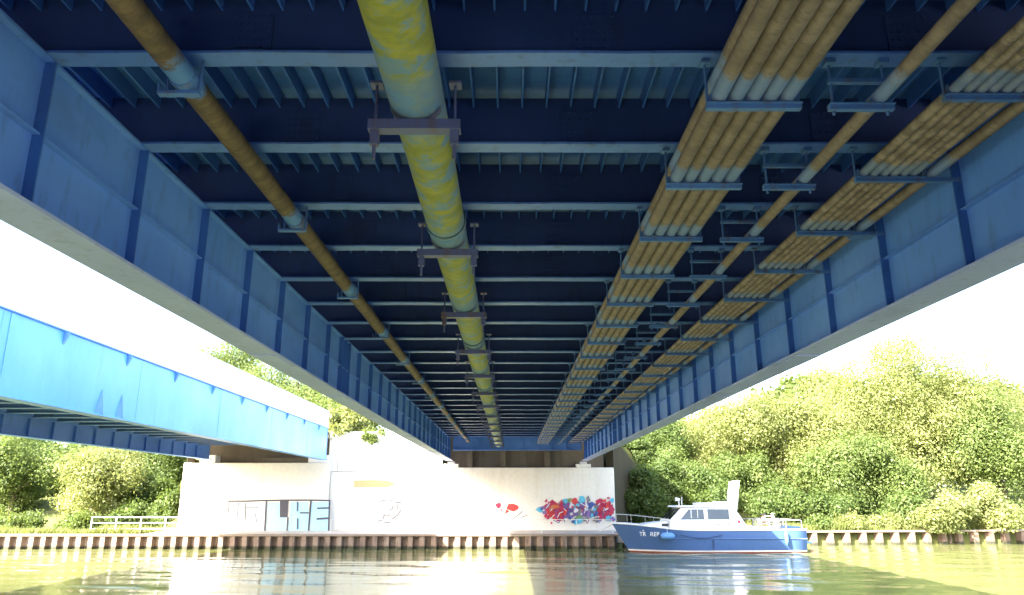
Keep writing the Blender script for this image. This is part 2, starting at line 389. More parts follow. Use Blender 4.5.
letters = {'L': (zz([(556, 296), (622, 296), (622, 382), (660, 382), (660, 460), (548, 460)]), 'gblue'),
           'K': (zz([(682, 294), (786, 294), (786, 460), (672, 460)]), 'gblue'),
           'E': (zz([(802, 294), (902, 294), (900, 460), (796, 460)]), 'gblue'),
           'A': (zz([(436, 296), (545, 296), (540, 460), (428, 460)]), 'gfaint')}
g.px(letters['A'][0], 'gfaint'); g.px(zz([(338, 298), (426, 298), (420, 460), (332, 460)]), 'gfaint')
for k_ in 'LKE': g.px(letters[k_][0], 'gblue')
g.px(zz([(624, 288), (674, 288), (668, 382), (624, 382)]), 'gdark')
for seg, w_ in (([(335, 290), (430, 290), (548, 286), (680, 284), (800, 284), (906, 286)], 1.6), ([(548, 288), (538, 470)], 1.7), ([(670, 384), (664, 464)], 1.5),
                ([(800, 288), (786, 464)], 1.7), ([(906, 288), (900, 460)], 1.7), ([(548, 464), (664, 464), (786, 464), (900, 462)], .8),
                ([(724, 296), (724, 345)], 1.1), ([(740, 356), (786, 356)], 1.3), ([(726, 390), (724, 446)], 1.3),
                ([(838, 330), (902, 328)], 1.5), ([(836, 390), (900, 386)], 1.8), ([(432, 300), (430, 400)], .9), ([(440, 328), (500, 328)], 1.0), ([(488, 360), (492, 410)], .9), ([(390, 300), (385, 380)], 1.0), ([(336, 296), (330, 462)], 1.0), ([(330, 464), (540, 464)], .8), ([(360, 340), (356, 460)], .9)):
    g.line(zz(seg), w_, 'gdark')
g.done('graffiti', la); g = Paintwork(-.25)
g.px(zz([(122, 310), (146, 300), (138, 330), (132, 396), (110, 398), (112, 330)]), 'ggrey')
g.done('graffiti', la)
g = Paintwork(0)                        # faint green piece and black squiggle on the retaining wall
for i in range(9): g.blob(346 + i * 4.3, 508 + random.uniform(-2, 2), 3.2, random.uniform(5, 7.5), 'gpale' if i % 3 else 'gfaint', 9, .3)
g.done('graffiti', rw); g = Paintwork(0)
def Qz(a, b): return (340 + a / 14.63, 495 + b / 14.63)
for seg in ([(600, 150), (585, 100), (640, 78), (740, 70), (770, 90)], [(620, 150), (600, 130)], [(800, 105), (900, 110)], [(850, 110), (845, 205)], [(760, 130), (770, 200), (720, 225)],
            [(890, 220), (850, 290), (790, 330), (765, 350)], [(640, 290), (740, 300)], [(560, 385), (625, 360), (650, 300)], [(650, 405), (740, 400)]):
    g.line([Qz(*p) for p in seg], 1.1, 'ggrey')
g.done('graffiti', rw); g = Paintwork(0)
g.px([(354, 480.5), (372, 480), (388, 480.5), (396, 484.5), (388, 487), (354, 487.5)], 'gbrown')
g.done('graffiti', rw)
g = Paintwork(0)                        # colourful piece and two red tags on the main abutment
def Pz(a, b): return (530 + a / 11.38, 488 + b / 11.38)
for a, b_, ra, rb, mt in [(520, 250, 400, 95, 'gpurp'), (860, 260, 100, 100, 'gcrim'), (290, 260, 110, 90, 'gred')]:
    g.blob(*Pz(a, b_), ra / 11.38, rb / 11.38, mt, 26, .16)
cl = ['gred', 'gcrim', 'gpurp', 'gcyan', 'gnavy', 'gorange', 'ggrey', 'gwhite', 'ggreen']
spec = [(110, 245, 40, 30, 'gcyan'), (130, 240, 22, 18, 'gnavy'), (250, 165, 40, 26, 'gcrim'), (300, 235, 60, 45, 'gorange'), (330, 270, 70, 50, 'gred'), (340, 340, 50, 35, 'gcrim'), (400, 150, 35, 30, 'gcyan'),
        (450, 135, 26, 26, 'ggreen'), (480, 140, 18, 16, 'gorange'), (510, 160, 40, 40, 'gred'), (540, 230, 50, 40, 'gred'), (590, 130, 42, 46, 'gcyan'), (665, 130, 22, 36, 'ggrey'), (640, 220, 30, 40, 'gwhite'),
        (690, 215, 30, 55, 'gnavy'), (740, 240, 30, 60, 'ggrey'), (790, 150, 46, 30, 'gcrim'), (850, 235, 60, 30, 'gred'), (870, 240, 36, 12, 'gwhite'), (930, 250, 40, 45, 'gcrim'), (930, 140, 30, 22, 'gcyan'),
        (470, 290, 40, 30, 'gpurp'), (470, 292, 16, 16, 'gwhite'), (550, 330, 60, 26, 'ggreen'), (560, 375, 60, 34, 'gcyan'), (490, 385, 22, 20, 'gnavy'), (640, 345, 40, 30, 'ggrey'), (760, 360, 40, 34, 'ggrey'), (900, 345, 60, 30, 'gcyan'),
        (940, 350, 26, 26, 'gpurp'), (420, 220, 40, 30, 'gpurp'), (690, 310, 50, 28, 'gpurp')]
for a, b_, ra, rb, mt in spec: g.blob(*Pz(a, b_), ra / 11.38, rb / 11.38, mt, 10, .32, random.uniform(-.5, .5))
for i in range(70):
    a = random.uniform(170, 945); mt = random.choice(['gred', 'gcrim', 'gcrim'] if (a < 420 or a > 760) else ['gpurp', 'gcyan', 'ggrey', 'gnavy', 'gred', 'gwhite'])
    g.blob(*Pz(a, random.gauss(250, 55)), random.uniform(8, 24) / 11.38, random.uniform(10, 34) / 11.38, mt, 8, .35, random.uniform(-.8, .8))
for i in range(40):
    a, b_ = random.uniform(180, 940), random.uniform(140, 370); t = random.uniform(-1.2, 1.2) + math.pi / 2; l_ = random.uniform(25, 70)
    g.line([Pz(a, b_), Pz(a + l_ * math.cos(t), b_ + l_ * math.sin(t))], .75, random.choice(['ggrey', 'gnavy', 'gwhite', 'gcrim']))
g.done('graffiti', ab); g = Paintwork(0)
def Sz(a, b): return (470 + a / 5.667, 460 + b / 5.667)
g.blob(*Sz(240, 268), 33 / 5.667, 22 / 5.667, 'gred', 14, .15); g.px([Sz(205, 280), Sz(225, 290), Sz(198, 308)], 'gred')
g.done('graffiti', ab); g = Paintwork(0)
g.blob(*Sz(162, 258), 16 / 5.667, 15 / 5.667, 'gcrim', 10, .2); g.px([Sz(170, 268), Sz(186, 288), Sz(176, 290)], 'gcrim')
g.done('graffiti', ab); g = Paintwork(0)
g.line([Sz(240, 336), Sz(270, 315), Sz(296, 292)], 1.0, 'ggrey'); g.done('graffiti', ab); g = Paintwork(0)
g.line([Sz(290, 325), Sz(325, 312)], .8, 'ggrey')
g.done('graffiti', ab)

# ================================================================= MAIN BRIDGE
BS, B0 = 1.433, 4.81
GB, GT = 4.49, 5.70         # girder bottom / top
RIB, DECK = 6.11, 6.28
Y0, Y1 = -7.5, 42.2
XL, XRi = -3.43, 4.12
EL, ER = -5.0, 5.9          # deck edges
beamY = [B0 + BS * i for i in range(-5, 26)]
br = thing('road_bridge', 'long blue steel road bridge overhead with cross beams, pipes and conduits below', 'bridge', (0, Y0, 0))
off = -Y0
def bobj(b, name, mat, parent=br): return b.obj(name, mat, parent, (0, off, 0))
bobj(B().box(EL, ER, Y0, 66, DECK, DECK + .10), 'deck_plate', 'darkblue')
bobj(B().box(EL, ER, Y0, 66, DECK + .104, DECK + .18), 'road_surface', 'asphalt')
for xx in (EL, ER):
    s_ = 1 if xx > 0 else -1
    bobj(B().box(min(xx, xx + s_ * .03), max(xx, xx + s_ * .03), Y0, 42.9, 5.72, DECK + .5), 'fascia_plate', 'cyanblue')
    bobj(B().box(xx - .06 - .03 * s_, xx + .06 - .03 * s_, Y0, 66, DECK + .183, DECK + 1.2), 'parapet', 'whitecon')
# longitudinal deck ribs
rm = B().box(-.008, .008, Y0 + .01, Y1 - .02, RIB, DECK - .001).mesh('rib', 'darkblue')
x = EL + .12
while x < ER - .05:
    add('rib', rm, br, (x, off, 0)); x += .2265
# cross beams: web with rib notches, bottom flange, splice plates with bolts
hb = B(); hb.box(EL + .02, ER - .02, -.009, .009, GT + .022, RIB + .10)
beam_me = hb.mesh('cross_beam', 'webshade')
def flange_variant():
    n = 28; v = []; f = []; ph = random.uniform(0, 6)
    for i in range(n + 1):
        x_ = EL + .02 + (ER - EL - .04) * i / n; dz = -abs(.006 * math.sin(i * .9 + ph)) * random.random() - .003 * random.random(); dy = .006 * random.uniform(-1, 1)
        v += [(x_, -.09 + dy, GT + .003 + dz), (x_, .09 + dy, GT + .003 + dz * .5), (x_, .09 + dy, GT + .021), (x_, -.09 + dy, GT + .021)]
    for i in range(n):
        for q in range(4): f.append((4 * i + q, 4 * i + 4 + q, 4 * i + 4 + (q + 1) % 4, 4 * i + (q + 1) % 4))
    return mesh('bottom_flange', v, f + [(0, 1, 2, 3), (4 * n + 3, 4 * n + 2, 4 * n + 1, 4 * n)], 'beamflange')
fl_mes = [flange_variant() for _ in range(6)]
sp = B().box(-.16, .16, -.024, -.0095, GT + .06, RIB - .04)
sp_me = sp.mesh('splice_plate', 'webshade')
bt = B()
for i in range(6):
    for j in range(5):
        cx, cz = -.13 + i * .052, GT + .095 + j * .065
        bt.prism([(cx + .013 * math.cos(t), cz + .013 * math.sin(t)) for t in (k * math.pi / 3 for k in range(6))], -.036, -.0245, 'y')
bt_me = bt.mesh('bolt_heads', 'webshade')
for i, y in enumerate(beamY):
    bm_ = add('cross_beam', beam_me, br, (0, y + off, 0)); add('bottom_flange', random.choice(fl_mes), bm_)
    for xx in (-1.93, .62, 2.95):
        s1 = add('splice_plate', sp_me, bm_, (xx, 0, 0))
        if i < 10: tag(add('bolt_heads', bt_me, bm_, (xx, 0, 0)), kind='stuff')
eb = B().box(XL + .2, XRi - .2, -.012, .012, 5.09, DECK - .005).box(XL + .2, XRi - .2, -.12, .12, 5.065, 5.089)
for k_ in range(8): eb.box(XL + .9 + k_ * .8, XL + .92 + k_ * .8, -.11, -.013, 5.092, RIB - .01)
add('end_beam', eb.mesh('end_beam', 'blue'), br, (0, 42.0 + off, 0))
# main girders
def main_girder(xw, parent, inner, zb, zt, mat, ys_, y0=Y0, y1=Y1, oy=off, halff=.19, hstiff=True, fmat=None):
    gd = add('main_girder', B().box(xw - .011, xw + .011, y0, y1, zb + .031, zt - .026).mesh('main_girder', mat), parent, (0, oy, 0))
    B().box(xw - halff, xw + halff, y0, y1, zb, zb + .030).obj('bottom_flange', fmat or 'flange', gd)
    B().box(xw - .13, xw + .07 if inner > 0 else xw + .13, y0, y1, zt - .025, zt).obj('top_flange', mat, gd)
    sgn = inner; a, b_ = sorted((xw + sgn * .012, xw + sgn * .095))
    st = B().box(a, b_, -.008, .008, zb + .032, zt - .027).mesh('stiffener', 'darkblue')  # darker than the web: shade on the stiffeners put into the colour
    for y in ys_: add('stiffener', st, gd, (0, y, 0))
    if hstiff:
        a, b_ = sorted((xw + sgn * .0125, xw + sgn * .07))
        zm = zb + (zt - zb) * .5
        B().box(a, b_, y0, y1, zm - .006, zm + .006).obj('longitudinal_stiffener', mat, gd)
    return gd
extra = [13.1, 14.0, 26.6, 27.2, 38.9, 39.6, 40.1]
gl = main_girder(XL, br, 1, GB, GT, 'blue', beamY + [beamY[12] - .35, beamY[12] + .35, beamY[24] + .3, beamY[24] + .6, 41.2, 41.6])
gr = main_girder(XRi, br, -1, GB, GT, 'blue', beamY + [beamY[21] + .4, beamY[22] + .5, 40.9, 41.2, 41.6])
# plates under the flange splices
for gd, xx in ((gl, XL), (gr, XRi)):
    for y in (beamY[12], beamY[19], beamY[25], beamY[9]):
        B().box(xx - .16, xx + .16, y - .45, y + .45, GB - .016, GB - .001).obj('flange_splice', 'flange', gd)

# ---------------------------------------------------------------- services under the deck
def rod(b, x, y, z0, z1, r=.011): b.tube([(x, y, z0), (x, y, z1)], r, 6); return b
def pipe_run(root, name, x, z, r, mat, n=20, y0=Y0, y1=41.6, step=None, smooth_=True):
    ys_ = [y0]
    while ys_[-1] + 1.2 < y1: ys_.append(ys_[-1] + 1.2)
    ys_.append(y1)
    return B().tube([(x + random.uniform(-.004, .004), yy, z + random.uniform(-.005, .005)) for yy in ys_], r, n).obj(name, mat, root, (0, off, 0), smooth_)
# big green water pipe
wp = thing('water_pipe', 'large yellow green pipe with blue overspray slung beneath the blue cross beams', 'pipe', (0, Y0, 0))
PX, PZ, PR = -.69, 2.80 + EYE, .20
pipe_run(wp, 'pipe_body', PX, PZ, PR, 'greenpipe', 28)
cm = B().tube([(0, -.05, 0), (0, .05, 0)], PR + .014, 28).mesh('joint_collar', 'greenpipe', True)
for y in np.arange(1.6, 41, 5.732): add('joint_collar', cm, wp, (PX, y + off, PZ))
hg = B().box(-.33, .33, -.055, -.045, -.03, .045).box(-.33, .33, -.045, .045, -.03, -.022)       # angle bar
hg.box(-.27, .27, .05, .058, -.02, .04)
for s_ in (-1, 1):
    rod(hg, s_ * .285, 0, -.02, .35); rod(hg, s_ * .285, 0, -.24, -.03, .014)
    hg.box(s_ * .285 - .03, s_ * .285 + .03, -.03, .03, -.12, -.031); hg.tube([(s_ * .285, 0, -.135), (s_ * .285, 0, -.121)], .035, 8)
    hg.box(s_ * .285 - .045, s_ * .285 + .045, -.05, .05, .335, .352)
hg.raw([(PR * 1.03 * math.sin(t), yy, PR - PR * 1.03 * math.cos(t) + .006 + .04) for yy in (-.04, .04) for t in np.linspace(-1.1, 1.1, 9)],
       [(i, i + 1, i + 10, i + 9) for i in range(8)])
hm = hg.mesh('hanger', 'rustdark')
for i, y in enumerate(beamY):
    if i % 2 == 1: add('hanger', hm, wp, (PX, y + off, PZ - PR - .052))
# rusty brown pipe
bp = thing('gas_pipe', 'slim rusty brown pipe with blue collars beside the long girder, under the beams', 'pipe', (0, Y0, 0))
QX, QZ, QR = -2.37, 2.93 + EYE, .092
pipe_run(bp, 'pipe_body', QX, QZ, QR, 'brownpipe', 20)
hm = B().box(-.19, .11, -.03, .03, -.028, -.006).box(-.19, -.178, -.03, .03, -.006, .06)
rod(hm, -.13, 0, -.005, .255); rod(hm, .105, 0, -.005, .255)
hm.tube([(0, -.09, .092), (0, .09, .092)], QR + .008, 18)
hm = hm.mesh('hanger', 'rustblue')
for i, y in enumerate(beamY):
    if i % 2 == 1: add('hanger', hm, bp, (QX, y + off, QZ - QR))
# conduit bundle: two layers of five
cb_ = thing('conduit_bundle', 'bundle of dusty tan conduits in two layers hung on blue brackets mid-deck', 'conduits', (0, Y0, 0))
cx0, cz0, cr = 1.505, 2.80 + EYE, .058
for lay in range(2):
    for k_ in range(5): pipe_run(cb_, 'conduit', cx0 + k_ * .123, cz0 + lay * .124, cr, 'conduit', 12)
hm = B().box(-.035 - .06, .53 + .06, -.025, .025, -.046, -.006).box(-.095, .59, -.05, -.025, -.012, -.006)
for s_ in (-.085, .578): rod(hm, s_, 0, -.01, .335, .010); hm.box(s_ - .03, s_ + .03, -.04, .04, .318, .336)
for k_ in range(6): hm.box(k_ * .123 - .072, k_ * .123 - .059, -.02, .02, -.006, .07)
hm = hm.mesh('bracket', 'rustblue')
for y in beamY: add('bracket', hm, cb_, (cx0, y + off, cz0 - cr))
# single conduit on ladder brackets
sc_ = thing('single_conduit', 'lone thin tan conduit on two-rail blue ladder brackets between the conduit bundles', 'conduit', (0, Y0, 0))
pipe_run(sc_, 'conduit', 2.665, 2.79 + EYE, .054, 'conduit', 12)
hm = B().box(-.37, .10, -.022, .022, -.10, -.056).box(-.37, .10, -.045, -.022, -.064, -.057).box(-.35, .05, -.02, .02, .12, .15)
for s_ in (-.33, .06): rod(hm, s_, .012, -.13, .308, .011); hm.box(s_ - .035, s_ + .035, -.04, .04, .27, .308)
for s_ in (-.062, .054): hm.box(s_, s_ + .01, -.018, .018, -.056, -.01)
hm = hm.mesh('bracket', 'rustblue')
for y in beamY: add('bracket', hm, sc_, (2.665, y + off, 2.79 + EYE))
# wide bundle by the right girder
c2 = thing('conduit_bundle', 'wide flat bundle of speckled brown conduits beside the girder with outrigger brackets', 'conduits', (0, Y0, 0))
x2, z2, r2 = 3.215, 2.85 + EYE, .043
for k_ in range(6): pipe_run(c2, 'conduit', x2 + k_ * .0905, z2, r2, 'conduit2', 10)
pipe_run(c2, 'outer_conduit', 3.86, z2 + .015, .052, 'conduit', 12)
hm = B().box(-.075, .885, -.022, .022, -.083, -.045).box(-.075, .55, -.05, -.022, -.05, -.045)
for k_ in range(7): hm.box(k_ * .0905 - .050, k_ * .0905 - .040, -.03, .03, -.044, .035)
for s_ in (-.068, .535): rod(hm, s_, 0, -.05, .247, .010); hm.box(s_ - .03, s_ + .03, -.04, .04, .23, .247)
hm.box(.57, .58, -.02, .02, -.044, .05)
hm = hm.mesh('bracket', 'rustblue')
for y in beamY: add('bracket', hm, c2, (x2, y + off, z2))
bk = B().box(-.13, .13, -.02, .10, -.09, .09).mesh('clamp_block', 'rustblue')
for i, y in enumerate(beamY):
    if i % 3 == 1: add('clamp_block', bk, gr, (XRi - .20, y + .10, 5.48))

# ================================================================= LEFT BRIDGE
lb = thing('road_bridge', 'second bridge alongside with solid sky blue side girder and white parapet', 'bridge', (-10.05, Y0, 0))
LXR, LXF, LGB, LGT = -10.05, -17.0, 4.58, at(0, 312, 1).z
zt = at(327, 428, 41.3).z; zb = at(327, 460, 41.3).z
LXR = at(327, 444, 41.3).x; ox = -(-10.05)
def lobj(b, name, mat, parent=lb): return b.obj(name, mat, parent, (ox, off, 0))
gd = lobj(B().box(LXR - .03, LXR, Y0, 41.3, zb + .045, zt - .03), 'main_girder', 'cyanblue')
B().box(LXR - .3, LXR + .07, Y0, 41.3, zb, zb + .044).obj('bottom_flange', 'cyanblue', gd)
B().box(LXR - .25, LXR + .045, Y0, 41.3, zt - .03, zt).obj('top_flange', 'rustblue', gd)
stub = B().prism([(LXR + .001, -.30), (LXR + .001, 0), (LXR + .11, 0), (LXR + .09, -.08)], -.04, .04, 'y').mesh('bracket_stub', 'blue')
for i in range(-3, 13):
    y = 16.4 + 2.866 * i
    if y < 41.2: add('bracket_stub', stub, gd, (0, y, zt - .031))
B().box(LXR + .001, LXR + .012, 41.2, 41.3, zb + .046, zt - .031).obj('end_plate', 'blue', gd)
cone = B().raw([(LXR + .001, -.22, 0), (LXR + .10, 0, 0), (LXR + .001, .22, 0), (LXR + .012, 0, .62)], [(0, 1, 3), (1, 2, 3), (0, 2, 1), (0, 3, 2)]).mesh('drip_bracket', 'blue')
for u, v in ((100, 408), (120, 412)):
    dx = u - VPX; y = LXR / (at(u, v, 1).x); add('drip_bracket', cone, gd, (0, y, zb + .046))
for y in np.arange(8.6, 41, 5.732): B().box(LXR + .001, LXR + .006, y - .02, y + .02, zb + .05, zt - .035).obj('weld_seam', 'cyanblue', gd)
for y in (14.2, 14.6): B().box(LXR + .001, LXR + .012, y - .06, y + .06, zb + .05, zt - .035).obj('splice_plate', 'cyanblue', gd)
g2 = lobj(B().box(LXF - .011, LXF + .011, Y0, 42.6, LGB + .03, zt), 'main_girder', 'blue')
B().box(LXF - .2, LXF + .2, Y0, 42.6, LGB, LGB + .029).obj('bottom_flange', 'blue', g2)
st = B().box(LXF + .012, LXF + .10, -.012, .012, LGB + .03, 5.24).mesh('stiffener', 'blue')
for y in beamY: add('stiffener', st, g2, (0, y, 0))
cbm = B().box(LXF + .17, LXR - .05, -.01, .01, 5.29, 5.78).box(LXF + .17, LXR - .05, -.11, .11, 5.26, 5.289).mesh('cross_beam', 'rustblue')
for y in beamY: add('cross_beam', cbm, lb, (ox, y + off, 0))
lobj(B().box(-19.4, LXR - .29, Y0, 66, 5.785, 5.98), 'deck_slab', 'concrete')
lobj(B().box(-19.4, LXR - .34, Y0, 66, 5.984, 6.06), 'road_surface', 'asphalt')
tops = (at(240, 368, 1).z - EYE) / at(240, 368, 1).x * LXR + EYE
yy = Y0
while yy < 41.0:
    y2 = min(yy + 3.0, 41.9)
    lobj(B().box(LXR - .28, LXR - .12, yy + .006, y2 - .006, zt + .002, tops), 'parapet_panel', 'whitecon'); yy = y2
lobj(B().box(-19.4, -19.2, Y0, 66, 6.0, 7.2), 'parapet', 'whitecon')
lobj(B().box(-19.4, -19.37, Y0, 41.3, 5.3, 5.782), 'fascia_plate', 'blue')
# near-bank abutments, behind the photographer
na = B().box(-22, 8, Y0 - 1.5, Y0 - .05, -1, 7.0)
tag(na.obj('near_abutment', 'concrete'), 'concrete abutment wall on the near bank behind the viewpoint', 'abutment')

# ================================================================= RAILINGS
def railing(label, x0, x1, y, z, hgt, posts, rails, r=.022, mat='railpaint'):
    t = thing('railing', label, 'railing', (x0, y, z))
    pm_ = B().tube([(0, 0, 0), (0, 0, hgt)], r * 1.15, 8).mesh('post', mat)
    for i in range(posts): add('post', pm_, t, ((x1 - x0) * i / (posts - 1), 0, 0))
    for k_ in range(rails):
        zz_ = hgt * (1 - k_ * .36) - (.0 if k_ else .01)
        B().tube([(-.02, 0, zz_), (x1 - x0 + .02, 0, zz_)], r, 8).obj('rail', mat, t, smooth=True)
p0, p1 = at(91, 530, 40.5), at(214, 530, 40.5)
railing('white three-rail tubular railing on the quay before the shaded trees', p0.x, p1.x, 40.5, .71, .82, 6, 3, .03)
railing('thin pale one-rail handrail along the path below the graffiti walls', at(331, 525, 40.6).x, 5.3, 40.6, .715, .70, 9, 1, .012)

# ================================================================= BOAT
bt_ = thing('motor_cruiser', 'blue hulled motor cruiser with white cabin and raised mast moored at the quay', 'boat', (at(612, 540, 37.9).x, 37.85, -.02), rz=.03)
BL = 9.1
def sheer(t): return 1.34 - .30 * smooth(0, .42, t) + .03 * t
def hbeam(t): return 1.42 * (1 - (1 - min(1, t / .45)) ** 2.3) * (1 - .10 * max(0, (t - .6) / .4)) + .012
def hull_pt(t, lv, side, grow=0.0):
    s_ = sheer(t); hb_ = hbeam(t)
    z = {0: -.4, 1: -.12, 2: .07, 3: .14, 4: .60, 5: .66, 6: s_}[lv]
    k_ = {0: .02, 1: .80, 2: .88, 3: .895, 4: .965, 5: .975, 6: 1.0}[lv]
    bow = (1 - min(1, t / .35)) ; k_ = k_ * (1 - bow * (1 - z / s_) * .55) if lv else k_
    x_ = t * BL + .85 * max(0, (1 - z / s_)) * (1 - t) ** 7
    return (x_, side * (hb_ * k_ + (grow if lv in (4, 5) else 0)), z)
ts = [0, .02, .05, .09, .14, .2, .28, .36, .45, .55, .65, .75, .85, .93, 1]
hv = []; hf = []; hmi = []
for si, side in enumerate((-1, 1)):
    base = len(hv)
    for t in ts:
        for lv in range(7): hv.append(hull_pt(t, lv, side))
    for i in range(len(ts) - 1):
        for lv in range(6):
            a = base + i * 7 + lv; q = (a, a + 7, a + 8, a + 1)
            hf.append(q if side < 0 else q[::-1]); hmi.append(1 if lv < 2 else (2 if lv == 2 else 0))
n7 = len(ts) * 7; e0 = (len(ts) - 1) * 7
for lv in range(6): hf.append((e0 + lv, n7 + e0 + lv, n7 + e0 + lv + 1, e0 + lv + 1)); hmi.append(1 if lv < 2 else (2 if lv == 2 else 0))
hull = add('hull', mesh('hull', hv, hf, None, True, ['hull', 'boot', 'bootline'], hmi), bt_)
dv = [(hull_pt(t, 6, s_)[0], hull_pt(t, 6, s_)[1] * .985, sheer(t) - .02) for t in ts for s_ in (-1, 1)]
add('deck', mesh('deck', dv, [(2 * i, 2 * i + 2, 2 * i + 3, 2 * i + 1) for i in range(len(ts) - 1)], 'deckgrey'), bt_)
for s_ in (-1, 1):
    B().tube([(hull_pt(t, 6, s_)[0], hull_pt(t, 6, s_)[1], sheer(t)) for t in ts], .035, 8).obj('gunwale', 'gel', hull, smooth=True)
    B().tube([(hull_pt(t, 5, s_)[0], hull_pt(t, 5, s_)[1] + s_ * .01, .66 + .04 * (1 - t)) for t in ts[6:]], .028, 6).obj('rubbing_strake', 'hull', hull, smooth=True)
# cabin shapes: side outline extruded across the beam, tumblehome towards the top
def cabin(name, pts, y0, ztop, zbot, lean, mat, parent=bt_):
    n = len(pts); v = []
    for s_ in (-1, 1):
        for x_, z_ in pts: v.append((x_, s_ * (y0 - lean * (z_ - zbot) / (ztop - zbot)), z_))
    f = [tuple(range(n)), tuple(range(2 * n - 1, n - 1, -1))] + [(i, i + n, (i + 1) % n + n, (i + 1) % n) for i in range(n)]
    return bevel(add(name, mesh(name, v, f, mat), parent), .035, 2)
cabin('foredeck_trunk', [(1.35, 1.10), (1.5, 1.30), (1.9, 1.36), (2.95, 1.46), (3.0, 1.0), (1.35, 1.0)], .82, 1.46, 1.0, .12, 'gel')
bevel(B().box(2.30, 2.62, -.80, -.74, 1.22, 1.34).obj('hatch', 'black', bt_), .02)
house = cabin('wheelhouse', [(2.62, 1.0), (2.62, 1.48), (3.24, 2.07), (5.72, 2.09), (5.98, 1.82), (6.42, 1.10), (6.42, 1.0)], 1.12, 2.04, 1.0, .16, 'gel')
bevel(B().raw([(3.0, -.99, 2.093), (5.86, -.99, 2.103), (5.86, .99, 2.103), (3.0, .99, 2.093), (3.06, -.96, 2.16), (5.80, -.96, 2.17), (5.80, .96, 2.17), (3.06, .96, 2.16)],
        [(3, 2, 1, 0), (4, 5, 6, 7), (0, 1, 5, 4), (1, 2, 6, 5), (2, 3, 7, 6), (3, 0, 4, 7)]).obj('roof', 'gel', bt_), .02, 2)
def ysd(z_, d=0): return 1.12 - .16 * (z_ - 1.0) / 1.04 + d
def side_win(pts, s_):
    w_ = B(); w_.raw([(x_, s_ * ysd(z_, .010), z_) for x_, z_ in pts], [tuple(range(len(pts)))])
    o = w_.obj('window', 'glass', house)
    fr = B(); n = len(pts); cx_ = sum(p[0] for p in pts) / n; cz_ = sum(p[1] for p in pts) / n
    big = [(cx_ + (p[0] - cx_) * 1.0 + math.copysign(.035, p[0] - cx_), cz_ + (p[1] - cz_) + math.copysign(.035, p[1] - cz_)) for p in pts]
    v = [(x_, s_ * ysd(z_, .004), z_) for x_, z_ in big] + [(x_, s_ * ysd(z_, .022), z_) for x_, z_ in big] + [(x_, s_ * ysd(z_, .022), z_) for x_, z_ in pts]
    f = [(i, (i + 1) % n, (i + 1) % n + n, i + n) for i in range(n)] + [(i + n, (i + 1) % n + n, (i + 1) % n + 2 * n, i + 2 * n) for i in range(n)]
    fr.raw(v, f); fr.obj('window_frame', 'gel', house); return o
for s_ in (-1, 1):
    side_win([(3.14, 1.53), (4.30, 1.53), (4.30, 2.00), (3.58, 2.00)], s_)
    B().box(3.66, 3.70, s_ * ysd(1.7, .012) - .012, s_ * ysd(1.7, .012) + .012, 1.53, 2.0).obj('mullion', 'gel', house)
    B().box(3.98, 4.01, s_ * ysd(1.7, .012) - .012, s_ * ysd(1.7, .012) + .012, 1.53, 2.0).obj('mullion', 'gel', house)
    side_win([(4.48, 1.53), (5.52, 1.53), (5.52, 2.01), (4.48, 2.01)], s_)
dx_, dz_ = .62, .59; nl = math.hypot(dx_, dz_)
for y0_, y1_ in ((-.95, -.34), (-.28, .28), (.34, .95)):
    a, b_ = .10, .93; ofs = (-dz_ / nl * .012, dx_ / nl * .012)
    q = [(2.62 + dx_ * t + ofs[0], y_, 1.48 + dz_ * t + ofs[1]) for t, y_ in ((a, y0_), (a, y1_), (b_, y1_ * .95), (b_, y0_ * .95))]
    B().raw(q, [(0, 1, 2, 3)]).obj('windscreen', 'glass', house)
for x0_, x1_, z1_ in ((4.15, 4.98, 2.30), (5.12, 5.72, 2.36)):
    bevel(B().box(x0_, x1_, -.38, .38, 2.172, z1_).obj('roof_hatch', 'gel', bt_), .05, 2)
bevel(B().prism([(5.76, 2.10), (6.00, 3.32), (6.46, 3.38), (6.26, 2.20), (6.20, 1.85), (5.9, 1.85)], -.16, .16, 'y').obj('mast', 'gel', bt_), .04, 2)
sl_ = B().tube([(3.28, -.4, 2.12), (3.28, -.4, 2.42)], .02, 8).tube([(3.12, -.4, 2.47), (3.2, -.4, 2.46), (3.34, -.4, 2.45)], [.09, .08, .05], 12)
sl_.obj('searchlight', 'gel', bt_, smooth=True)
B().tube([(3.48, -.15, 2.12), (3.50, -.15, 2.58)], .016, 6).obj('antenna_post', 'gel', bt_)
# bow rail
rb = B(); pts = [(hull_pt(t, 6, -1)[0] + .05, hull_pt(t, 6, -1)[1] * .93, sheer(t) + .42) for t in ts[:8]]
ptr = [(x_, -y_, z_) for x_, y_, z_ in pts]
rb.tube([(x_, y_, z_) for x_, y_, z_ in pts[::-1]] + ptr[1:], .010, 6)
for t in (.02, .09, .2, .36):
    for s_ in (-1, 1):
        h_ = hull_pt(t, 6, s_); rb.tube([(h_[0] + .05, h_[1] * .95, sheer(t)), (h_[0] + .05, h_[1] * .93, sheer(t) + .42)], .008, 6)
rb.obj('bow_rail', 'steel', bt_, smooth=True)
